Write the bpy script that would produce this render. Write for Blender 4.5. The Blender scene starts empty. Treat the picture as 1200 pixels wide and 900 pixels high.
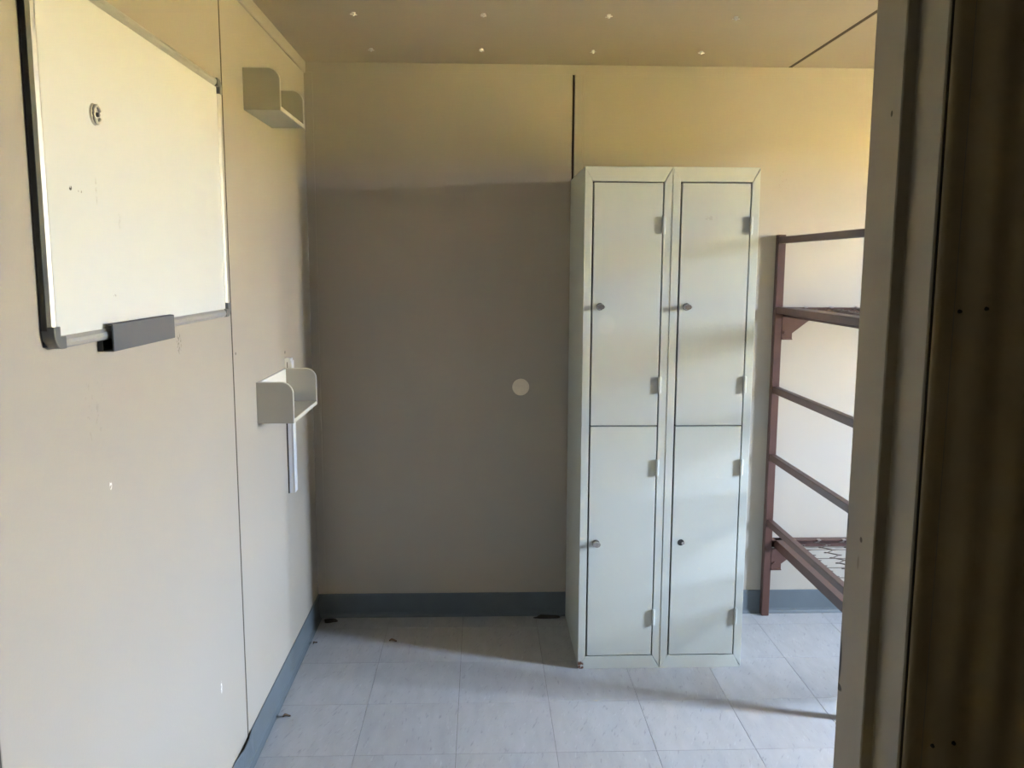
import bpy, bmesh, math, random
from mathutils import Vector, Matrix
random.seed(7)
C = bpy.context.scene.collection
S = bpy.context.scene

# ------------------------------------------------------------------ camera
F_PX, PITCH, YAW, ROLL = 1001.4, 0.1359, 0.0356, 0.0037
CAM = Vector((0.6839, -3.4458, 1.4562))
cd = bpy.data.cameras.new('camera')
cam = bpy.data.objects.new('camera', cd); C.objects.link(cam)
cd.sensor_fit = 'HORIZONTAL'; cd.sensor_width = 36.0
cd.lens = F_PX / 1200.0 * 36.0
cd.clip_start = 0.02; cd.clip_end = 300
fw = Vector((math.sin(YAW)*math.cos(PITCH), math.cos(YAW)*math.cos(PITCH), -math.sin(PITCH)))
rt = Vector((math.cos(YAW), -math.sin(YAW), 0)); up = rt.cross(fw)
c_, s_ = math.cos(ROLL), math.sin(ROLL)
rt, up = rt*c_ + up*s_, up*c_ - rt*s_
M = Matrix((rt, up, -fw)).transposed().to_4x4(); M.translation = CAM
cam.matrix_world = M
S.camera = cam

# ------------------------------------------------------------------ world, sun, exposure
W = bpy.data.worlds.new('sky'); S.world = W; W.use_nodes = True
bg = W.node_tree.nodes['Background']
bg.inputs[0].default_value = (0.70, 0.85, 1.10, 1); bg.inputs[1].default_value = 32.0
sd = bpy.data.lights.new('sun', 'SUN'); sd.energy = 40.0; sd.angle = math.radians(0.53); sd.color = (1, 0.93, 0.80)
sun = bpy.data.objects.new('sun', sd); C.objects.link(sun)
sun.rotation_euler = Vector((0.62, -0.35, -0.80)).to_track_quat('-Z', 'Y').to_euler()
S.view_settings.view_transform = 'Standard'; S.view_settings.look = 'None'
S.view_settings.gamma = 1.0; S.view_settings.use_curve_mapping = False
S.view_settings.exposure = 3.10

# room dimensions
H = 2.235; RX = 3.95; FY = -2.73; FY2 = -2.822
WIN = (-1.66, -1.22, 0.80, 2.00)     # y0, y1, z0, z1 of the window in the right wall
# portal in the window opening, guiding sky light through it
pd = bpy.data.lights.new('window_portal', 'AREA'); pd.shape = 'RECTANGLE'
pd.size = WIN[3]-WIN[2]; pd.size_y = WIN[1]-WIN[0]; pd.cycles.is_portal = True
po = bpy.data.objects.new('window_portal', pd); C.objects.link(po)
po.location = (RX+0.085, (WIN[0]+WIN[1])/2, (WIN[2]+WIN[3])/2); po.rotation_euler = (0, math.radians(90), 0)

# ------------------------------------------------------------------ materials
def mat(name, col, rough=0.5, metal=0.0, var=0.06, scale=6.0, bump=0.0, bscale=60.0, spec=0.5, stretch=(1,1,1), perobj=0.0, marks=()):
    m = bpy.data.materials.new(name); m.use_nodes = True
    nt = m.node_tree; N = nt.nodes; L = nt.links
    b = N['Principled BSDF']
    b.inputs['Roughness'].default_value = rough; b.inputs['Metallic'].default_value = metal
    b.inputs['Specular IOR Level'].default_value = spec
    tc = N.new('ShaderNodeTexCoord'); mp = N.new('ShaderNodeMapping'); mp.inputs['Scale'].default_value = stretch
    L.new(tc.outputs['Object'], mp.inputs['Vector'])
    nz = N.new('ShaderNodeTexNoise'); nz.inputs['Scale'].default_value = scale; nz.inputs['Detail'].default_value = 6
    L.new(mp.outputs['Vector'], nz.inputs['Vector'])
    if perobj:
        oi = N.new('ShaderNodeObjectInfo')
        nz.noise_dimensions = '4D'
        mu = N.new('ShaderNodeMath'); mu.operation = 'MULTIPLY'; mu.inputs[1].default_value = 40
        L.new(oi.outputs['Random'], mu.inputs[0]); L.new(mu.outputs[0], nz.inputs['W'])
    mr = N.new('ShaderNodeMapRange'); mr.inputs['From Min'].default_value = 0.25; mr.inputs['From Max'].default_value = 0.75
    mr.inputs['To Min'].default_value = 1-var; mr.inputs['To Max'].default_value = 1+var
    L.new(nz.outputs['Fac'], mr.inputs['Value'])
    val = mr.outputs[0]
    if perobj:
        m2 = N.new('ShaderNodeMapRange'); m2.inputs['To Min'].default_value = 1-perobj; m2.inputs['To Max'].default_value = 1+perobj
        L.new(oi.outputs['Random'], m2.inputs['Value'])
        m3 = N.new('ShaderNodeMath'); m3.operation = 'MULTIPLY'; L.new(val, m3.inputs[0]); L.new(m2.outputs[0], m3.inputs[1]); val = m3.outputs[0]
    mx = N.new('ShaderNodeVectorMath'); mx.operation = 'SCALE'; mx.inputs[0].default_value = col
    L.new(val, mx.inputs['Scale'])
    out = mx.outputs[0]
    for cen, rad, mc, strength, ns, thr in marks:      # stains and scuffs with a shape of their own
        su = N.new('ShaderNodeVectorMath'); su.operation = 'SUBTRACT'; su.inputs[1].default_value = cen
        L.new(tc.outputs['Object'], su.inputs[0])
        dv = N.new('ShaderNodeVectorMath'); dv.operation = 'DIVIDE'; dv.inputs[1].default_value = rad
        L.new(su.outputs[0], dv.inputs[0])
        ln = N.new('ShaderNodeVectorMath'); ln.operation = 'LENGTH'; L.new(dv.outputs[0], ln.inputs[0])
        r1 = N.new('ShaderNodeMapRange'); r1.inputs['From Min'].default_value = 1.0; r1.inputs['From Max'].default_value = 0.7
        L.new(ln.outputs['Value'], r1.inputs['Value'])
        n2 = N.new('ShaderNodeTexNoise'); n2.inputs['Scale'].default_value = ns; n2.inputs['Detail'].default_value = 3
        L.new(tc.outputs['Object'], n2.inputs['Vector'])
        r2 = N.new('ShaderNodeMapRange'); r2.inputs['From Min'].default_value = thr; r2.inputs['From Max'].default_value = thr+0.06
        r2.inputs['To Max'].default_value = strength
        L.new(n2.outputs['Fac'], r2.inputs['Value'])
        ml = N.new('ShaderNodeMath'); ml.operation = 'MULTIPLY'; L.new(r1.outputs[0], ml.inputs[0]); L.new(r2.outputs[0], ml.inputs[1])
        mm = N.new('ShaderNodeMix'); mm.data_type = 'RGBA'
        L.new(ml.outputs[0], mm.inputs['Factor']); L.new(out, mm.inputs[6]); mm.inputs[7].default_value = (*mc, 1)
        out = mm.outputs[2]
    L.new(out, b.inputs['Base Color'])
    if bump:
        bn = N.new('ShaderNodeTexNoise'); bn.inputs['Scale'].default_value = bscale; bn.inputs['Detail'].default_value = 4
        L.new(mp.outputs['Vector'], bn.inputs['Vector'])
        bp = N.new('ShaderNodeBump'); bp.inputs['Strength'].default_value = bump; bp.inputs['Distance'].default_value = 0.002
        L.new(bn.outputs['Fac'], bp.inputs['Height']); L.new(bp.outputs[0], b.inputs['Normal'])
    return m

DARK = (0.05, 0.04, 0.03)
WALLC = (0.376, 0.337, 0.278)
m_wall_left = mat('painted_panel_left', WALLC, 0.42, var=0.02, scale=2.5, bump=0.12, bscale=140, marks=[
    ((0.006, -1.494, 1.283), (0.02, 0.018, 0.030), (0.16, 0.14, 0.11), 0.8, 130, 0.50),
    ((0.006, -1.93, 1.20), (0.02, 0.055, 0.085), (0.24, 0.21, 0.175), 0.35, 70, 0.60),
    ((0.006, -1.885, 1.055), (0.02, 0.006, 0.010), (0.9, 0.88, 0.84), 1.0, 90, 0.40),
    ((0.006, -1.305, 0.36), (0.02, 0.006, 0.02), (0.9, 0.88, 0.86), 0.9, 120, 0.42),
    ((0.006, -0.462, 1.160), (0.02, 0.009, 0.007), DARK, 1.0, 50, 0.10),
    ((0.006, -1.055, 1.215), (0.02, 0.006, 0.005), DARK, 1.0, 50, 0.10)])
m_wall_back = mat('painted_panel_back', WALLC, 0.42, var=0.02, scale=2.5, bump=0.12, bscale=140, marks=[
    ((1.885, -0.006, 1.80), (0.03, 0.02, 0.05), (0.26, 0.22, 0.165), 0.6, 90, 0.60),
    ((0.024, -0.004, 1.557), (0.007, 0.02, 0.005), DARK, 1.0, 50, 0.1)])
m_wall = mat('painted_wall', WALLC, 0.45, var=0.02, scale=2.5, bump=0.1, bscale=140)
m_front = mat('dark_timber_lining', (0.17, 0.125, 0.08), 0.5, var=0.15, scale=5, stretch=(8,8,1))
m_gap = mat('dark_joint_backing', (0.06, 0.045, 0.03), 0.9)
m_ceil = mat('painted_ceiling', (0.36, 0.30, 0.225), 0.5, var=0.025, scale=3, bump=0.08, bscale=120)
m_skirt = mat('blue_grey_vinyl_skirting', (0.100, 0.119, 0.129), 0.45, var=0.08, scale=9)
m_tile0 = mat('grey_vinyl_tile', (0.35, 0.35, 0.352), 0.40, var=0.10, scale=11, bump=0.05, bscale=50, stretch=(2.6, 0.8, 1), perobj=0.035, spec=0.4)
def tile_mat():
    m = m_tile0; nt = m.node_tree; N = nt.nodes; L = nt.links
    b = N['Principled BSDF']; base = b.inputs['Base Color'].links[0].from_socket
    tc = [n for n in N if n.type == 'TEX_COORD'][0]; oi = [n for n in N if n.type == 'OBJECT_INFO'][0]
    # short darker and lighter marbling flecks, turned differently on alternate tiles
    mu = N.new('ShaderNodeMath'); mu.operation = 'MULTIPLY'; mu.inputs[1].default_value = 0.5; L.new(oi.outputs['Random'], mu.inputs[0])
    vr = N.new('ShaderNodeVectorRotate'); vr.rotation_type = 'Z_AXIS'; L.new(tc.outputs['Object'], vr.inputs['Vector']); L.new(mu.outputs[0], vr.inputs['Angle'])
    mp = N.new('ShaderNodeMapping'); mp.inputs['Scale'].default_value = (120, 24, 1); L.new(vr.outputs[0], mp.inputs['Vector'])
    w = N.new('ShaderNodeMath'); w.operation = 'MULTIPLY'; w.inputs[1].default_value = 70; L.new(oi.outputs['Random'], w.inputs[0])
    out = base
    for k, (lo, hi, colr, st) in enumerate(((0.60, 0.72, (0.17, 0.172, 0.178), 0.5), (0.62, 0.74, (0.48, 0.49, 0.50), 0.45))):
        n = N.new('ShaderNodeTexNoise'); n.noise_dimensions = '4D'; n.inputs['Scale'].default_value = 1.0; n.inputs['Detail'].default_value = 3
        a = N.new('ShaderNodeMath'); a.operation = 'ADD'; a.inputs[1].default_value = 13.0*k; L.new(w.outputs[0], a.inputs[0])
        L.new(mp.outputs[0], n.inputs['Vector']); L.new(a.outputs[0], n.inputs['W'])
        r = N.new('ShaderNodeMapRange'); r.inputs['From Min'].default_value = lo; r.inputs['From Max'].default_value = hi; r.inputs['To Max'].default_value = st
        L.new(n.outputs['Fac'], r.inputs['Value'])
        x = N.new('ShaderNodeMix'); x.data_type = 'RGBA'; L.new(r.outputs[0], x.inputs['Factor']); L.new(out, x.inputs[6]); x.inputs[7].default_value = (*colr, 1); out = x.outputs[2]
    L.new(out, b.inputs['Base Color']); return m
m_tile = tile_mat()
m_lock = mat('pale_grey_green_enamel', (0.49, 0.51, 0.462), 0.33, var=0.02, scale=4, marks=[
    ((0.008, 0.0, 0.012), (0.016, 0.03, 0.02), (0.12, 0.045, 0.02), 1.0, 120, 0.42),
    ((0.0, -0.30, 0.45), (0.02, 0.05, 0.03), (0.20, 0.12, 0.07), 0.8, 140, 0.60)])
m_lock2 = mat('pale_grey_green_enamel_clean', (0.49, 0.51, 0.462), 0.33, var=0.02, scale=4)
m_door0 = mat('pale_locker_door_enamel_clean', (0.49, 0.51, 0.462), 0.30, var=0.02, scale=3)
m_door1 = mat('pale_locker_door_enamel_glue_mark', (0.49, 0.51, 0.462), 0.30, var=0.02, scale=3, marks=[
    ((0.055, 0.0, 0.355), (0.035, 0.03, 0.040), (0.56, 0.56, 0.50), 0.5, 30, 0.30)])
m_door2 = mat('pale_locker_door_enamel_scuffed', (0.49, 0.51, 0.462), 0.30, var=0.02, scale=3, marks=[
    ((0.105, 0.0, 0.72), (0.025, 0.03, 0.009), (0.38, 0.37, 0.33), 0.6, 90, 0.45)])
m_inside = mat('dark_locker_interior', (0.05, 0.05, 0.045), 0.7)
m_chrome = mat('worn_chrome', (0.50, 0.47, 0.44), 0.25, metal=0.9, var=0.1, scale=80)
m_board = mat('white_enamel_board', (0.66, 0.67, 0.655), 0.16, var=0.01, scale=3, marks=[
    ((0.02, -1.90, 1.585), (0.03, 0.004, 0.028), (0.45, 0.44, 0.40), 0.5, 120, 0.42),
    ((0.02, -1.845, 1.405), (0.03, 0.012, 0.012), (0.40, 0.39, 0.36), 0.7, 130, 0.56),
    ((0.02, -1.81, 1.54), (0.03, 0.006, 0.02), (0.5, 0.49, 0.46), 0.4, 140, 0.52),
    ((0.02, -1.995, 1.582), (0.03, 0.006, 0.005), DARK, 0.9, 90, 0.42),
    ((0.02, -1.96, 1.580), (0.03, 0.012, 0.004), (0.3, 0.28, 0.25), 0.8, 130, 0.52),
    ((0.02, -1.99, 1.36), (0.03, 0.10, 0.03), (0.66, 0.66, 0.64), 0.4, 40, 0.55)])
m_alu = mat('satin_aluminium', (0.42, 0.41, 0.385), 0.42, metal=0.35, var=0.05, scale=30)
m_cap = mat('grey_plastic_corner', (0.12, 0.12, 0.115), 0.4)
m_blackp = mat('black_plastic', (0.02, 0.018, 0.015), 0.5)
m_tray = mat('grey_felt_tray', (0.105, 0.105, 0.105), 0.75, bump=0.1, bscale=300)
m_white = mat('white_painted_timber', (0.68, 0.66, 0.62), 0.4, var=0.02, scale=8)
m_shelf = mat('cream_painted_shelf', (0.36, 0.335, 0.275), 0.4, var=0.02, scale=8)
m_edge_light = mat('painted_edge_highlight', (0.56, 0.53, 0.46), 0.4, var=0.02, scale=8)  # pale colour that paints the light caught by the shelf edges
m_trunk = mat('white_plastic_trunking', (0.72, 0.72, 0.74), 0.3, var=0.01)
m_bed = mat('maroon_brown_bed_paint', (0.080, 0.035, 0.025), 0.40, var=0.18, scale=14, bump=0.05, bscale=90)
m_wire = mat('dark_spring_steel', (0.10, 0.075, 0.06), 0.4, metal=0.6, var=0.2, scale=60)
m_clip = mat('bare_steel_clip', (0.34, 0.30, 0.28), 0.35, metal=0.7)
m_jamb = mat('cream_door_frame_paint', (0.36, 0.315, 0.245), 0.5, var=0.05, scale=12, bump=0.1, bscale=80, marks=[
    ((1.004, -2.729, 1.108), (0.02, 0.0075, 0.028), (0.03, 0.022, 0.012), 1.0, 30, 0.30),
    ((1.004, -2.732, 1.084), (0.02, 0.008, 0.004), (0.03, 0.022, 0.012), 1.0, 30, 0.25),
    ((1.004, -2.729, 1.236), (0.02, 0.005, 0.014), (0.04, 0.03, 0.02), 1.0, 60, 0.36),
    ((1.004, -2.759, 1.229), (0.02, 0.0028, 0.0028), (0.07, 0.05, 0.03), 1.0, 60, 0.2),
    ((1.004, -2.756, 1.208), (0.02, 0.0022, 0.007), (0.2, 0.16, 0.11), 0.7, 60, 0.30),
    ((1.004, -2.767, 1.576), (0.02, 0.0020, 0.0028), (0.05, 0.04, 0.02), 1.0, 60, 0.2)])
m_clad = mat('brown_ribbed_cladding_paint', (0.50, 0.40, 0.24), 0.6, var=0.1, scale=20, bump=0.1, bscale=200)
m_corr = mat('brown_corridor_paint', (0.68, 0.60, 0.45), 0.8, var=0.05)
m_disc = mat('pale_paper_sticker', (0.72, 0.66, 0.55), 0.7, var=0.06, scale=40)
m_fix = mat('bright_ceiling_pin', (0.9, 0.88, 0.84), 0.25, metal=0.3)
m_mag = mat('clear_grey_plastic', (0.50, 0.48, 0.42), 0.3, var=0.1, scale=60)
m_leaf = mat('dry_brown_leaf', (0.10, 0.06, 0.03), 0.8, var=0.3, scale=60)
m_dirt = mat('dark_dirt', (0.045, 0.035, 0.025), 0.9, var=0.3, scale=80)
m_grass = mat('dry_yellow_grass', (0.52, 0.37, 0.125), 0.95, var=0.2, scale=0.8, spec=0.0)
gl = bpy.data.materials.new('window_glass'); gl.use_nodes = True
_n = gl.node_tree; _n.nodes.clear()
_o = _n.nodes.new('ShaderNodeOutputMaterial'); _m = _n.nodes.new('ShaderNodeMixShader'); _t = _n.nodes.new('ShaderNodeBsdfTransparent'); _g = _n.nodes.new('ShaderNodeBsdfGlossy')
_g.inputs['Roughness'].default_value = 0.02; _m.inputs[0].default_value = 0.06
_n.links.new(_t.outputs[0], _m.inputs[1]); _n.links.new(_g.outputs[0], _m.inputs[2]); _n.links.new(_m.outputs[0], _o.inputs[0])

# ------------------------------------------------------------------ mesh helpers
def box(bm, x0, x1, y0, y1, z0, z1, bev=0.0, seg=1):
    b2 = bmesh.new()
    bmesh.ops.create_cube(b2, size=1)
    for v in b2.verts:
        v.co = ((x0+x1)/2 + v.co.x*(x1-x0), (y0+y1)/2 + v.co.y*(y1-y0), (z0+z1)/2 + v.co.z*(z1-z0))
    if bev: bmesh.ops.bevel(b2, geom=b2.edges[:], offset=bev, segments=seg, profile=0.6, affect='EDGES')
    join(bm, b2)
def join(bm, b2):
    t = bpy.data.meshes.new('t'); b2.to_mesh(t); b2.free(); bm.from_mesh(t); bpy.data.meshes.remove(t)
def prism(bm, pts, axis, a0, a1, bev=0.0):
    """extrude a 2-D outline along an axis ('x': pts are (y,z); 'y': (x,z); 'z': (x,y))"""
    b2 = bmesh.new()
    def P(u, v, a): return {'x': (a, u, v), 'y': (u, a, v), 'z': (u, v, a)}[axis]
    A = [b2.verts.new(P(u, v, a0)) for u, v in pts]; B = [b2.verts.new(P(u, v, a1)) for u, v in pts]
    n = len(pts); b2.faces.new(A); b2.faces.new(B)
    for i in range(n): b2.faces.new((A[i], A[(i+1) % n], B[(i+1) % n], B[i]))
    bmesh.ops.recalc_face_normals(b2, faces=b2.faces[:])
    if bev: bmesh.ops.bevel(b2, geom=b2.edges[:], offset=bev, segments=1, affect='EDGES')
    join(bm, b2)
def cyl(bm, c, r0, r1, h, axis=(0,0,1), seg=16, bev=0.0):
    b2 = bmesh.new()
    bmesh.ops.create_cone(b2, cap_ends=True, segments=seg, radius1=r0, radius2=r1, depth=h)
    if bev: bmesh.ops.bevel(b2, geom=[e for e in b2.edges if len(e.link_faces) == 2 and any(len(f.verts) > 4 for f in e.link_faces)], offset=bev, segments=2, affect='EDGES')
    q = Vector((0,0,1)).rotation_difference(Vector(axis)).to_matrix().to_4x4()
    bmesh.ops.transform(b2, matrix=Matrix.Translation(c) @ q, verts=b2.verts)
    join(bm, b2)
def tube(bm, pts, r, seg=6):
    pts = [Vector(p) for p in pts]; rings = []
    for i, p in enumerate(pts):
        d = (pts[min(i+1, len(pts)-1)] - pts[max(i-1, 0)]).normalized()
        a = Vector((0,0,1)) if abs(d.z) < 0.9 else Vector((1,0,0))
        u = d.cross(a).normalized(); w = d.cross(u)
        rings.append([bm.verts.new(p + (u*math.cos(t) + w*math.sin(t))*r) for t in [2*math.pi*k/seg for k in range(seg)]])
    for A, B in zip(rings, rings[1:]):
        for k in range(seg): bm.faces.new((A[k], A[(k+1) % seg], B[(k+1) % seg], B[k]))
    bm.faces.new(rings[0][::-1]); bm.faces.new(rings[-1])
def obj(name, bm, m, parent=None, smooth=False):
    me = bpy.data.meshes.new(name); bm.normal_update(); bm.to_mesh(me); bm.free()
    me.materials.append(m)
    if smooth:
        for p in me.polygons: p.use_smooth = True
    o = bpy.data.objects.new(name, me); C.objects.link(o)
    if parent: o.parent = parent
    return o
def tag(o, label, cat, group=None):
    o['label'] = label; o['category'] = cat
    if group: o['group'] = group
    return o
def thing(name, label, cat, loc=(0,0,0), group=None):
    o = bpy.data.objects.new(name, None); C.objects.link(o); o.location = loc; o.empty_display_size = 0.1
    return tag(o, label, cat, group)
def struct(o): o['kind'] = 'structure'; return o
def bx(name, m, parent, *a, **k):
    bm = bmesh.new(); box(bm, *a, **k); return obj(name, bm, m, parent)
def dup(o, parent, loc=None):
    n = o.copy(); C.objects.link(n); n.parent = parent
    if loc is not None: n.location = loc
    return n

# ------------------------------------------------------------------ room shell
# floor: slab with one object for each vinyl tile
T = 0.305; TX = 0.6042; TY = -0.7328
floor = struct(bx('floor', m_gap, None, 0, RX, FY2, 0, -0.12, -0.0025))
tm = bmesh.new(); g = 0.0005
box(tm, g, T-g, g, T-g, -0.0025, 0.0, bev=0.0006)
tile0 = None
i0 = math.floor((0-TX)/T); i1 = math.ceil((RX-TX)/T)
j0 = math.floor((FY2-TY)/T); j1 = math.ceil((0-TY)/T)
for i in range(i0, i1):
    for j in range(j0, j1):
        x, y = TX+i*T, TY+j*T
        xa, xb, ya, yb = max(x, 0.0), min(x+T, RX), max(y, FY), min(y+T, 0.0)
        if xb-xa < 0.004 or yb-ya < 0.004: continue
        if xb-xa > T-1e-4 and yb-ya > T-1e-4:
            if tile0 is None: tile0 = obj('tile', tm, m_tile, floor); tile0.location = (x, y, 0)
            else: dup(tile0, floor, (x, y, 0))
        else:
            b = bmesh.new(); box(b, g, xb-xa-g, g, yb-ya-g, -0.0025, 0.0)
            o = obj('tile', b, m_tile, floor); o.location = (xa, ya, 0)
bx('threshold', m_clad, floor, 0.14, 1.02, FY2, FY, -0.0025, 0.004)

# left wall: backing plus sheets
wl = struct(bx('wall_left', m_gap, None, -0.09, -0.009, FY2, 0.09, -0.12, H+0.02))
for y0, y1 in ((-1.077, 0.0), (-2.288, -1.088), (FY, -2.292)):
    bx('panel', m_wall_left, wl, -0.009, 0.0, y0, y1, 0.0, H, bev=0.0012)
for y0, y1 in ((-1.088, -1.077), (-2.292, -2.288)): bx('joint_bead', m_gap, wl, -0.009, -0.0007, y0, y1, 0.0, H)
b = bmesh.new()
prism(b, [(-0.001, 2.193), (0.005, 2.193), (0.007, 2.197), (0.007, H), (-0.001, H)], 'y', FY, 0.0)
struct(obj('trim_1', b, m_wall, None))

# back wall: sheets, joint strip, corner strip
wb = struct(bx('wall_back', m_gap, None, 0.0, RX+0.09, 0.009, 0.09, -0.12, H+0.02))
for x0, x1 in ((0.0, 1.039), (1.047, 2.247), (2.251, 3.451), (3.455, RX)):
    bx('panel', m_wall_back, wb, x0, x1, 0.0, 0.009, 0.0, H, bev=0.0012)
bx('joint_strip', m_wall, wb, 1.047, 1.081, -0.0035, 0.0, 0.1, 2.197, bev=0.0012)
bx('corner_strip', m_wall, wb, 0.0005, 0.033, -0.0035, 0.0, 0.1, 2.197, bev=0.0012)
bx('head_strip', m_wall_back, wb, 0.0075, RX, -0.0012, 0.0, 2.1975, H)

# right wall with the window opening, front wall with the doorway
def wall_x(name, x0, x1, y0, y1, z0, z1, hole, m):
    b = bmesh.new(); a0, a1, c0, c1 = hole
    box(b, x0, x1, y0, a0, z0, z1); box(b, x0, x1, a1, y1, z0, z1)
    box(b, x0, x1, a0, a1, z0, c0); box(b, x0, x1, a0, a1, c1, z1)
    return struct(obj(name, b, m))
wall_x('wall_right', RX, RX+0.09, FY2, 0.009, -0.12, H+0.02, WIN, m_wall)
JX = 1.004; DL = 0.165; DH = 2.06
b = bmesh.new()
box(b, -0.009, DL-0.03, FY2+0.003, FY, -0.12, H+0.02); box(b, JX+0.03, RX, FY2+0.003, FY, -0.12, H+0.02)
box(b, DL-0.03, JX+0.03, FY2+0.003, FY, DH+0.03, H+0.02)
wf = struct(obj('wall_front', b, m_front))
# corridor-side cladding sheet with shallow ribs, either side of the door
def ribbed(x0, x1, z0, z1):
    b = bmesh.new(); n = max(8, int((x1-x0)/0.0045)); A = []; B = []
    for k in range(n+1):
        x = x0 + (x1-x0)*k/n; y = FY2 - 0.0022 + 0.0020*math.cos(2*math.pi*(x-JX)/0.034)
        A.append(b.verts.new((x, y, z0))); B.append(b.verts.new((x, y, z1)))
    for k in range(n): b.faces.new((A[k], A[k+1], B[k+1], B[k]))
    a = [b.verts.new((x, FY2+0.003, z)) for x, z in ((x0, z0), (x1, z0), (x1, z1), (x0, z1))]
    b.faces.new((A[0], B[0], a[3], a[0])); b.faces.new((A[n], a[1], a[2], B[n])); b.faces.new((a[0], a[3], a[2], a[1]))
    bmesh.ops.recalc_face_normals(b, faces=b.faces[:])
    return obj('cladding_sheet', b, m_clad, wf, smooth=True)
ribbed(JX+0.014, RX, -0.12, H+0.02); ribbed(-0.95, DL-0.014, -0.12, H+0.02)
screw0 = None
for x, z in ((1.036, 1.425), (1.056, 1.427), (1.040, 1.082), (1.057, 1.084), (1.040, 0.7), (1.057, 0.7)):
    if screw0 is None:
        b = bmesh.new(); cyl(b, (0,0,0), 0.0016, 0.0012, 0.002, (0,-1,0), 10)
        screw0 = obj('screw', b, m_dirt, wf); screw0.location = (x, FY2-0.005, z)
    else: dup(screw0, wf, (x, FY2-0.005, z))

# door frame: jambs with a rebate on the corridor side
d1 = struct(bpy.data.objects.new('door_1', None)); C.objects.link(d1)
YS = -2.782
def jamb(sx, x):      # sx = +1 right jamb, -1 left jamb; x = face of the stop
    b = bmesh.new()
    pts = [(x, FY), (x, YS), (x+sx*0.0105, YS), (x+sx*0.0105, FY2-0.001), (x+sx*0.031, FY2-0.001), (x+sx*0.031, FY)]
    prism(b, pts, 'z', 0.0, DH, bev=0.0010)
    return obj('jamb', b, m_jamb, d1)
jamb(1, JX); jamb(-1, DL)
b = bmesh.new(); prism(b, [(FY+0.004, DH), (YS, DH), (YS, DH+0.0105), (FY2-0.001, DH+0.0105), (FY2-0.001, DH+0.031), (FY+0.004, DH+0.031)], 'x', DL-0.031, JX+0.031)
obj('head', b, m_jamb, d1)
b = bmesh.new(); box(b, JX+0.0122, JX+0.0138, FY2-0.0016, FY2+0.001, 0.0, DH); obj('sealing_bead', b, m_dirt, d1)

# ceiling: backing plus sheets and the pins driven into it
ce = struct(bx('ceiling', m_gap, None, -0.09, RX+0.09, FY2, 0.09, H+0.008, H+0.09))
for x0, x1 in ((0.0, 1.886), (1.901, 3.09), (3.105, RX)):
    bx('panel', m_ceil, ce, x0, x1, FY, 0.0, H, H+0.008, bev=0.0012)
for x0, x1 in ((1.886, 1.901), (3.09, 3.105)): bx('joint_bead', m_gap, ce, x0, x1, FY, 0.0, H+0.0012, H+0.008)
pin0 = None
for x, y in ((.288,-.655),(.690,-.662),(1.080,-.668),(1.481,-.665),(.286,-.215),(.684,-.228),(1.088,-.228),(1.482,-.234)):
    if pin0 is None:
        b = bmesh.new()
        cyl(b, (0,0,-0.0015), 0.0075, 0.006, 0.003, (0,0,-1), 14); cyl(b, (0,0,-0.006), 0.0045, 0.003, 0.010, (0,0,-1), 10)
        for k in range(4):
            a = k*math.pi/2+0.4; tube(b, [(0.003*math.cos(a), 0.003*math.sin(a), -0.006), (0.0115*math.cos(a), 0.0115*math.sin(a), -0.006)], 0.0016, 5)
        pin0 = obj('ceiling_pin', b, m_fix, ce); pin0.location = (x, y, H)
    else: dup(pin0, ce, (x, y, H)).rotation_euler = (0, 0, x*5)

# vinyl skirtings with a coved toe
def skirt(name, pts, axis, a0, a1):
    b = bmesh.new(); prism(b, pts, axis, a0, a1); return struct(obj(name, b, m_skirt))
prof = [(0, 0), (0.016, 0), (0.012, 0.003), (0.0065, 0.010), (0.0045, 0.02), (0.004, 0.095), (0.003, 0.0997), (0, 0.0997)]
skirt('baseboard_back', [(-u, v) for u, v in prof], 'x', 0.0, RX)
# the left one lifts a little off the wall near the sheet joint
b = bmesh.new(); ys = [0.0, -0.4, -0.8, -0.95, -1.05, -1.11, -1.16, -1.22, -1.35, -1.7, -2.2, FY]; rings = []
for y in ys:
    lift = 0.011*math.exp(-((y+1.14)/0.055)**2)
    rings.append([b.verts.new((u + lift*(v/0.1)**1.5 + 0.0002, y, v)) for u, v in prof])
for A, B in zip(rings, rings[1:]):
    for k in range(len(prof)): b.faces.new((A[k], A[(k+1) % len(prof)], B[(k+1) % len(prof)], B[k]))
b.faces.new(rings[0]); b.faces.new(rings[-1]); bmesh.ops.recalc_face_normals(b, faces=b.faces[:])
struct(obj('baseboard_left', b, m_skirt))
skirt('baseboard_right', [(RX-u, v) for u, v in prof], 'y', FY, -0.017)
skirt('baseboard_front', [(FY+u, v) for u, v in prof], 'x', JX+0.035, RX-0.017)

# window in the right wall (outside the picture, the source of the daylight)
w1 = struct(bpy.data.objects.new('window_1', None)); C.objects.link(w1)
y0, y1, z0, z1 = WIN; fx0, fx1 = RX+0.02, RX+0.06
ym = (y0+y1)/2
for a in ((y0, y0+0.03, z0, z1), (y1-0.03, y1, z0, z1), (y0+0.03, y1-0.03, z0, z0+0.03), (y0+0.03, y1-0.03, z1-0.03, z1)):
    bx('window_frame', m_alu, w1, fx0, fx1, *a)
zm = 1.42
bx('transom', m_alu, w1, fx0+0.005, fx1-0.005, y0+0.03, y1-0.03, zm-0.015, zm+0.015)
for a0, a1 in ((z0+0.03, zm-0.015), (zm+0.015, z1-0.03)):
    bx('pane', gl, w1, RX+0.038, RX+0.042, y0+0.03, y1-0.03, a0, a1)
bx('window_sill', m_white, w1, RX-0.03, RX+0.02, y0-0.02, y1+0.02, z0-0.02, z0)

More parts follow.
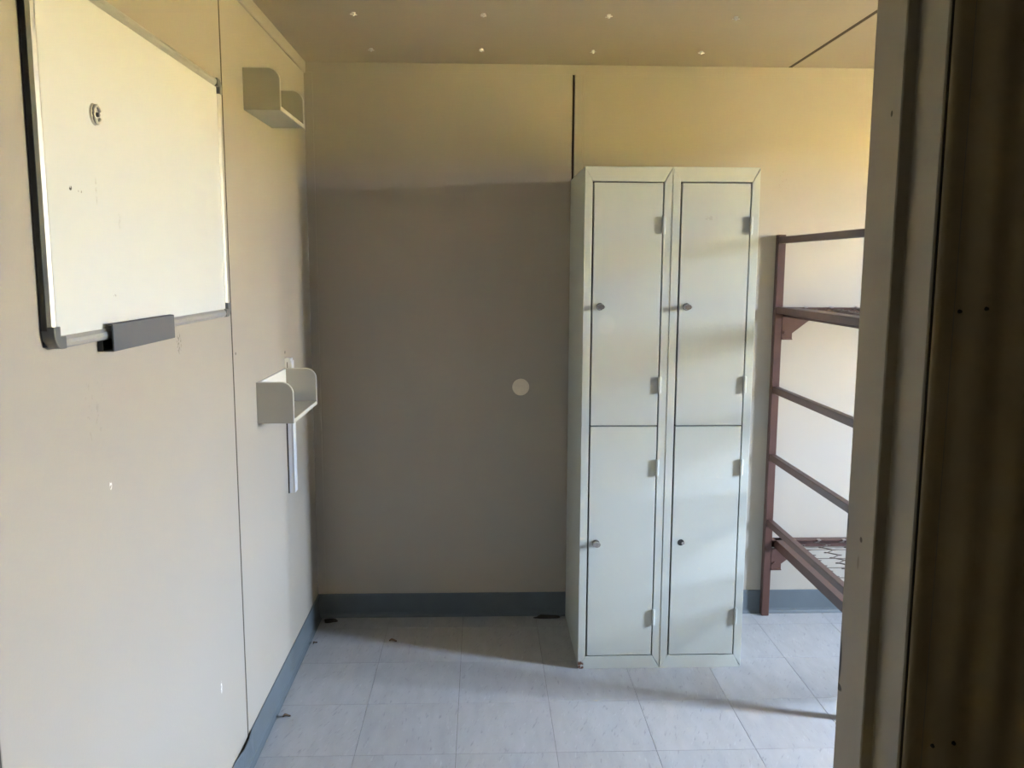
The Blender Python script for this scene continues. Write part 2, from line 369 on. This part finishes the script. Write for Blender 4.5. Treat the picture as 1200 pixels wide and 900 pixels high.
# unseen corridor box round the camera, added to keep sky light out
struct(bx('floor_corridor', m_corr, None, -1.0, RX+0.09, -4.5, FY2, -0.12, 0.0))
struct(bx('ceiling_corridor', m_corr, None, -1.0, RX+0.09, -4.5, FY2, H, H+0.09))
struct(bx('wall_corridor', m_corr, None, -1.0, RX+0.09, -4.56, -4.5, -0.12, H+0.09))
struct(bx('wall_corridor_left', m_corr, None, -1.06, -0.95, -4.56, FY2+0.01, -0.12, H+0.09))
struct(bx('wall_corridor_right', m_corr, None, RX+0.09, RX+0.15, -4.56, FY2, -0.12, H+0.09))
# sunlit dry lawn outside the window
b = bmesh.new()      # lawn with an unseen bank, added to hide low sky and warm the light
prism(b, [(RX+0.1, -0.6), (9.5, -0.6), (11.5, -0.2), (14.0, 0.9), (16.0, 1.6), (19.0, 2.1), (40.0, 2.6), (40.0, -1.5), (RX+0.1, -1.5)], 'y', -50, 50)
lawn = struct(obj('ground', b, m_grass))

# ------------------------------------------------------------------ lockers
LW, LD, LH, LYF = 0.3009, 0.4815, 1.7952, -0.4983
def locker(x0, label, lower_knob):
    m_l = m_lock if lower_knob else m_lock2
    t = thing('locker', label, 'locker', (x0, LYF, 0), 'two tall metal lockers side by side')
    # local coordinates: x to the right, y into the locker, z up
    w = LW-0.0008; th = 0.004
    b = bmesh.new()
    box(b, 0.0008, 0.0008+th, 0.004, LD, 0, LH, bev=0.001); box(b, w-th, w, 0.004, LD, 0, LH, bev=0.001)
    box(b, 0.0008+th, w-th, LD-th, LD, 0, LH); box(b, 0.0008+th, w-th, 0.004, LD-th, LH-th, LH); box(b, 0.0008+th, w-th, 0.004, LD-th, 0.03, 0.03+th)
    obj('body', b, m_l, t)
    bx('divider', m_inside, t, 0.006, w-th-0.001, 0.03, LD-0.006, 0.899, 0.907)
    bx('interior_lining', m_inside, t, 0.006, w-th-0.001, 0.024, 0.028, 0.036, LH-0.006)
    # folded front frame, mitred at the corners
    ix0, ix1, iz0, iz1 = 0.0265, 0.2725, 0.0480, 1.7460; mg = 0.0022; d0, d1_ = 0.0, 0.018
    def fr(pts, nm, y0=d0):
        b = bmesh.new(); prism(b, pts, 'y', y0, d1_, bev=0.0008); return obj(nm, b, m_l, t)
    fr([(0, 0), (ix0, iz0), (ix0, iz1), (0, LH)], 'stile')
    fr([(w, mg*1.5), (w, LH-mg*1.5), (ix1, iz1-mg), (ix1, iz0+mg)], 'stile', 0.0015)
    fr([(0, LH), (ix0, iz1), (ix1, iz1), (w-mg, LH)], 'top_rail')
    fr([(0, 0), (w-mg, 0), (ix1, iz0), (ix0, iz0)], 'bottom_rail')
    gx = 0.0030
    for k, (za, zb) in enumerate(((0.9050, iz1-0.004), (iz0+0.004, 0.9010))):
        b = bmesh.new(); box(b, gx*1.8, ix1-ix0-gx*1.9, -0.0015, 0.0165, 0, zb-za, bev=0.0012)
        dr = obj('door', b, (m_door1 if lower_knob else m_door2) if k == 0 else m_door0, t); dr.location = (ix0, 0, za)
        dw = ix1-ix0
        for hz in ((1.600, 1.050) if k == 0 else (0.754, 0.198)):
            b = bmesh.new(); hx = dw-gx*0.4
            cyl(b, (hx, -0.007, hz-za), 0.0058, 0.0058, 0.060, (0,0,1), 14, bev=0.0015)
            box(b, hx-0.0035, hx+0.0035, -0.006, 0.003, hz-za-0.027, hz-za+0.027)
            obj('hinge', b, m_lock2, dr)
        kz = (1.322 if k == 0 else 0.477) - za; kx = 0.058 - ix0
        if k == 1 and not lower_knob:
            b = bmesh.new(); cyl(b, (0.064-ix0, -0.0017, kz), 0.0118, 0.0118, 0.0012, (0,-1,0), 24); obj('lock_hole', b, m_blackp, dr)
            b = bmesh.new(); cyl(b, (0.072-ix0, -0.0024, kz-0.003), 0.0065, 0.006, 0.0012, (0,-1,0), 12); obj('broken_latch', b, m_chrome, dr)
        else:
            b = bmesh.new()
            cyl(b, (kx, -0.003, kz), 0.0135, 0.0125, 0.004, (0,-1,0), 24)
            cyl(b, (kx, -0.011, kz), 0.0095, 0.0095, 0.014, (0,-1,0), 20)
            kn = obj('lock_knob', b, m_chrome, dr)
            b = bmesh.new(); r = Matrix.Translation((kx, -0.022, kz))
            b2 = bmesh.new(); bmesh.ops.create_cone(b2, cap_ends=True, segments=8, radius1=0.0125, radius2=0.0110, depth=0.010)
            for v in b2.verts: v.co = (v.co.x*1.25, -v.co.z, v.co.y*0.85)
            bmesh.ops.recalc_face_normals(b2, faces=b2.faces[:]); bmesh.ops.transform(b2, matrix=r, verts=b2.verts); join(b, b2)
            obj('knob_grip', b, m_chrome, kn)
    return t
locker(1.0337, 'tall pale grey two-door metal locker with knobs on both doors, nearer the whiteboard wall', True)
locker(1.0337+LW, 'tall pale grey two-door metal locker next to the bunk bed, lower door knob missing', False)

# ------------------------------------------------------------------ whiteboard
WY0, WY1, WZ0, WZ1 = -2.098, -1.155, 1.325, 1.925
wbd = thing('whiteboard', 'large white wall whiteboard in an aluminium frame with a grey pen tray', 'whiteboard', (0, (WY0+WY1)/2, WZ0))
def wpart(name, b, m, smooth=False):
    o = obj(name, b, m, wbd, smooth); o.location = -Vector(wbd.location); return o
b = bmesh.new(); box(b, 0.003, 0.0125, WY0+0.012, WY1-0.012, WZ0+0.012, WZ1-0.012); wpart('board', b, m_board)
b = bmesh.new(); box(b, 0.0005, 0.003, WY0+0.004, WY1-0.004, WZ0+0.004, WZ1-0.004); wpart('backing_board', b, m_blackp)
fw_ = 0.020; ft = 0.020
# rails: rounded aluminium extrusions
def rail_y(z, sgn):
    b = bmesh.new(); o = z
    pts = [(0.001, o), (0.013, o), (0.018, o+sgn*0.003), (ft, o+sgn*0.008), (0.0185, o+sgn*0.014), (0.0135, o+sgn*fw_), (0.001, o+sgn*fw_)]
    prism(b, pts, 'y', WY0+0.032, WY1-0.032); return b
wpart('frame_rail', rail_y(WZ0, 1), m_alu); wpart('frame_rail', rail_y(WZ1, -1), m_alu)
def rail_z(y, sgn):
    b = bmesh.new()
    pts = [(0.006, y+sgn*0.0022), (0.0100, y+sgn*0.0006), (0.0165, y+sgn*0.003), (ft, y+sgn*0.009), (0.0185, y+sgn*0.015), (0.0135, y+sgn*fw_), (0.006, y+sgn*fw_)]
    prism(b, pts, 'z', WZ0+0.030, WZ1-0.030); return b
wpart('frame_rail', rail_z(WY0, 1), m_alu); wpart('frame_rail', rail_z(WY1, -1), m_alu)
for y, sgn in ((WY0, 1), (WY1, -1)):
    b = bmesh.new(); box(b, 0.001, 0.0105, min(y-sgn*0.001, y+sgn*0.002), max(y-sgn*0.001, y+sgn*0.002), WZ0+0.03, WZ1-0.03); wpart('edge_shade_strip', b, m_blackp)  # black strip paints the shade on the frame's outer side
for y, sy in ((WY0, 1), (WY1, -1)):
    for z, sz in ((WZ0, 1), (WZ1, -1)):
        b = bmesh.new(); R = 0.026; pts = []
        for k in range(9):
            a = math.pi/2*k/8
            pts.append((y+sy*(R-R*math.cos(a)), z+sz*(R-R*math.sin(a))))
        pts += [(y+sy*0.038, z), (y+sy*0.038, z+sz*0.020), (y+sy*0.021, z+sz*0.020), (y+sy*0.021, z+sz*0.036), (y, z+sz*0.036)]
        b2 = []
        for q in pts:
            if not b2 or (Vector(q)-Vector(b2[-1])).length > 1e-5: b2.append(q)
        prism(b, b2, 'x', 0.0005, 0.0215, bev=0.001)
        wpart('corner_cap', b, m_cap)
b = bmesh.new()      # pen tray: channel open at the ends
ty0, ty1, tz0, tz1 = -1.905, -1.600, 1.304, 1.354
prism(b, [(0.0205, tz1), (0.028, tz1-0.0005), (0.0295, tz1-0.002), (0.0295, tz0+0.001), (0.028, tz0), (0.010, tz0), (0.010, tz0+0.0020), (0.0268, tz0+0.0020), (0.0268, tz1-0.0030), (0.0205, tz1-0.0028)], 'y', ty0, ty1)
wpart('pen_tray', b, m_tray)
b = bmesh.new(); box(b, 0.0005, 0.010, ty0+0.001, ty1-0.002, tz0, WZ0+0.001); wpart('tray_bracket', b, m_blackp)
# small round plastic hook stuck on the board
hk = thing('adhesive_hook', 'small round translucent plastic hook stuck on the upper whiteboard', 'hook', (0.0128, -1.890, 1.716))
b = bmesh.new(); cyl(b, (0.0012, 0, 0), 0.0190, 0.0175, 0.003, (1,0,0), 28); obj('base_disc', b, m_mag, hk)
b = bmesh.new(); tube(b, [(0.005, 0.013*math.cos(a), 0.015*math.sin(a)) for a in [math.radians(25+31*k) for k in range(11)]], 0.0032, 8); obj('ring', b, m_mag, hk, True)
b = bmesh.new(); cyl(b, (0.004, 0.003, 0), 0.0045, 0.0035, 0.007, (1,0,0), 14); obj('peg', b, m_cap, hk)

# ------------------------------------------------------------------ little wall shelves
def wall_shelf(label, ya, yb, zb, zt, depth):
    t = thing('wall_shelf', label, 'shelf', (0, ya, zb), 'small tray shelves on the left wall')
    L = yb-ya; h = zt-zb; s = 0.009
    R = 0.035; bt = 0.0022
    arc = [(math.cos(a), math.sin(a)) for a in [math.pi/2*k/10 for k in range(11)]]
    def side(y):
        d2, h2 = depth-bt, h-bt
        pts = [(0.0006, 0), (d2, 0)] + [(d2-(R-bt)+(R-bt)*c, h2-(R-bt)+(R-bt)*q) for c, q in arc] + [(0.0006, h2)]
        b = bmesh.new(); prism(b, pts, 'y', y, y+s); sp = obj('side_panel', b, m_shelf, t)
        b = bmesh.new(); n = len(arc)      # added pale strip painting the highlight along the side's front and top
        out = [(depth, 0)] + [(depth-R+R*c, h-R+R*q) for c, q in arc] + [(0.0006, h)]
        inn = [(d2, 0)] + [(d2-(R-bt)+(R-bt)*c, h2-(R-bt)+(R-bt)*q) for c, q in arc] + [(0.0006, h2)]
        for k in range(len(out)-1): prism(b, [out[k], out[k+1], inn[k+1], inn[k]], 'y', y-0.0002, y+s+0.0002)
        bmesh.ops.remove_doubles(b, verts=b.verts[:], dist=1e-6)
        obj('edge_highlight', b, m_edge_light, sp)
    side(0); side(L-s)
    bb = bx('base_board', m_shelf, t, 0.0006, depth-0.003, s, L-s, 0.0, 0.012, bev=0.0008)
    bx('edge_highlight', m_edge_light, bb, depth-0.003, depth-0.0005, s, L-s, 0.0, 0.012)  # pale strip paints the highlight on the base's front edge
    bx('back_board', m_white, t, 0.0006, 0.008, s, L-s, 0.012, h-0.002, bev=0.0008)
wall_shelf('small cream tray shelf high on the wall near the ceiling', -0.879, -0.548, 1.902, 2.020, 0.106)
wall_shelf('small cream tray shelf at chest height above the white cable trunking', -0.857, -0.484, 0.981, 1.108, 0.111)

# cable trunking below the lower shelf
ct = thing('cable_trunking', 'narrow white plastic cable trunking running down behind the lower shelf', 'trunking', (0.0, -0.455, 0.661))
b = bmesh.new(); box(b, 0.0004, 0.021, -0.019, 0.017, 0, 0.478, bev=0.001); obj('channel', b, m_trunk, ct)
b = bmesh.new(); box(b, 0.0212, 0.0245, -0.0205, 0.0185, 0.002, 0.470, bev=0.001); obj('lid', b, m_trunk, ct)
b = bmesh.new(); box(b, 0.008, 0.0105, -0.0198, -0.0189, 0.440, 0.466); obj('slot', b, m_cap, ct)
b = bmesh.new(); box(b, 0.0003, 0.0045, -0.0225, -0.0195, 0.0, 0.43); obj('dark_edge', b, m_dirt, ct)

# ------------------------------------------------------------------ bunk bed
BX0, BX1 = 1.8635, 3.80; BYB, BYF = -0.010, -0.887; P = 0.031
bed = thing('bunk_bed', 'maroon brown steel bunk bed frame without mattresses against the back wall', 'bunk bed', (BX0, BYB, 0))
def bpart(name, b, m=m_bed, parent=None, smooth=False):
    o = obj(name, b, m, parent or bed, smooth)
    if parent is None: o.location = -Vector(bed.location)
    return o
for x in (BX0, BX1-P):
    for y in (BYB-P, BYF):
        b = bmesh.new(); box(b, x, x+P, y, y+P, 0.0, 1.588, bev=0.002); bpart('post', b)
yr0, yr1 = BYF+P, BYB-P
for x, s in ((BX0+0.003, 1), (BX1-0.028, -1)):
    for za, zb in ((1.553, 1.579), (1.276, 1.302), (0.951, 0.979), (0.670, 0.698), (0.394, 0.421)):
        b = bmesh.new(); box(b, x, x+0.025, yr0-0.003, yr1+0.003, za, zb, bev=0.002); bpart('rung', b)
def sinuous():
    b = bmesh.new(); pts = []; L = yr1-yr0; n = 14
    for k in range(n*8+1):
        u = k/(n*8); a = u*n*2*math.pi
        pts.append((0.029*math.sin(a), yr0 + 0.012 + u*(L-0.024) + 0.009*math.sin(2*a), -0.010*math.sin(math.pi*u)))
    tube(b, pts, 0.0025, 5)
    return b
spring0 = clip0 = None
for zt in (0.333, 1.300):
    fx0, fx1 = BX0+P+0.014, BX1-P-0.014; lg = 0.038; tk = 0.004
    for y, s in ((yr1+0.028, -1), (yr0-0.028, 1)):          # long rails: angle iron, leg outside, flange inwards
        b = bmesh.new(); e = y+s*tk; f = y+s*0.034
        prism(b, [(y, zt-lg), (y, zt), (f, zt), (f, zt-tk), (e, zt-tk), (e, zt-lg)], 'x', BX0+P-0.001, BX1-P+0.001); bpart('side_rail', b)
    for x, s in ((fx0, 1), (fx1, -1)):                       # end rails
        b = bmesh.new(); e = x+s*tk; f = x+s*0.034
        prism(b, [(x, zt-lg), (x, zt), (f, zt), (f, zt-tk), (e, zt-tk), (e, zt-lg)], 'y', yr0-0.023, yr1+0.023); bpart('end_rail', b)
    for xs, s in ((BX0+P-0.001, 1), (BX1-P+0.001, -1)):      # corner gussets with a bolt
        for y in (yr1-0.0015, yr0-0.0025):
            zg = zt-lg
            b = bmesh.new()
            prism(b, [(xs, zg+0.002), (xs+s*0.120, zg+0.002), (xs+s*0.120, zg-0.006), (xs+s*0.042, zg-0.066), (xs+s*0.042, zg-0.092), (xs, zg-0.092)], 'y', y, y+0.004)
            box(b, min(xs, xs+s*0.042), max(xs, xs+s*0.042), y-0.006, y, zg-0.092, zg-0.088)
            gs = bpart('gusset', b)
            b = bmesh.new(); cyl(b, (xs+s*0.012, y-0.003, zg-0.062), 0.006, 0.0055, 0.006, (0,-1,0), 6); o = obj('bolt', b, m_bed, gs)
    x = fx0+0.075
    while x < fx1-0.05:
        if spring0 is None:
            spring0 = bpart('sinuous_spring', sinuous(), m_wire, smooth=True); base = spring0.location.copy()
            b = bmesh.new(); box(b, -0.007, 0.007, -0.009, 0.009, -0.001, 0.0035, bev=0.001)
            clip0 = bpart('spring_clip', b, m_clip)
            sp, ca, cb = spring0, clip0, dup(clip0, bed)
        else: sp, ca, cb = dup(spring0, bed), dup(clip0, bed), dup(clip0, bed)
        sp.location = base + Vector((x, 0, zt-tk-0.0005))
        ca.location = base + Vector((x, yr1-0.007, zt)); cb.location = base + Vector((x, yr0+0.007, zt))
        x += 0.105
    for k in range(7):                                       # cross wires hooked to the end rails
        y = yr1 - 0.10 - k*0.105
        b = bmesh.new(); tube(b, [(fx0+0.030, y, zt-0.003), (fx0+0.045, y, zt-0.010), ((fx0+fx1)/2, y, zt-0.014), (fx1-0.045, y, zt-0.010), (fx1-0.030, y, zt-0.003)], 0.0017, 5)
        cw = bpart('cross_wire', b, m_wire)
        b = bmesh.new(); n = 40
        tube(b, [(fx0+0.030+0.045*q/n, y+0.006*math.cos(q*0.9), zt-0.008+0.006*math.sin(q*0.9)) for q in range(n+1)], 0.0014, 4)
        obj('end_coil', b, m_wire, cw, True)

# ------------------------------------------------------------------ small things
b = bmesh.new(); cyl(b, (0,0,0), 0.0345, 0.0335, 0.0016, (0,-1,0), 40); o = obj('round_sticker', b, m_disc); o.location = (0.842, -0.0010, 0.972)
tag(o, 'pale round disc stuck on the shaded back wall beside the lockers', 'sticker')
def leaf(loc, ln, wd, rz, label):
    b = bmesh.new(); top = []; bot = []
    n = 7
    for k in range(n+1):
        u = k/n; hw = wd*math.sin(math.pi*min(1, u*0.96+0.02))**0.8; z = 0.0035*math.sin(u*5)+0.0045
        top.append([b.verts.new((ln*(u-0.5), s*hw, z+abs(s)*0.004)) for s in (-1, 0, 1)])
        bot.append([b.verts.new((ln*(u-0.5), s*hw, z+abs(s)*0.004-0.0008)) for s in (-1, 0, 1)])
    for k in range(n):
        for s in (0, 1):
            b.faces.new((top[k][s], top[k+1][s], top[k+1][s+1], top[k][s+1])); b.faces.new((bot[k][s], bot[k][s+1], bot[k+1][s+1], bot[k+1][s]))
    zmin = min(v.co.z for v in b.verts)
    for v in b.verts: v.co.z -= zmin
    bmesh.ops.recalc_face_normals(b, faces=b.faces[:])
    o = obj('dry_leaf', b, m_leaf, None, True); o.location = loc; o.rotation_euler = (0, 0, rz)
    return tag(o, label, 'leaf', 'dry leaves on the floor')
def clump(loc, sx, sy, sz, label, seed):
    r = random.Random(seed); b = bmesh.new(); bmesh.ops.create_icosphere(b, subdivisions=2, radius=1)
    for v in b.verts:
        k = 0.7+0.5*r.random(); v.co = (v.co.x*sx*k, v.co.y*sy*k, max(0, v.co.z*sz*k))
    o = obj('dirt_clump', b, m_dirt); o.location = loc
    return tag(o, label, 'dirt', 'bits of dirt on the floor')
leaf((0.047, -0.81, 0.0), 0.026, 0.007, 0.5, 'curled dry brown leaf on the floor close to the left skirting')
leaf((0.335, -0.252, 0.0), 0.030, 0.009, 0.1, 'dark dry leaf on the tiles at the edge of the locker shadow')
leaf((0.035, -0.262, 0.0), 0.026, 0.006, 1.1, 'thin dark leaf scrap on the tiles in the left corner')
clump((0.955, -0.034, 0.0), 0.052, 0.014, 0.012, 'long dark dirt clump on the floor against the back skirting beside the locker', 3)
clump((0.055, -0.045, 0.0), 0.030, 0.022, 0.007, 'dark dirt heap on the floor in the back left corner', 5)
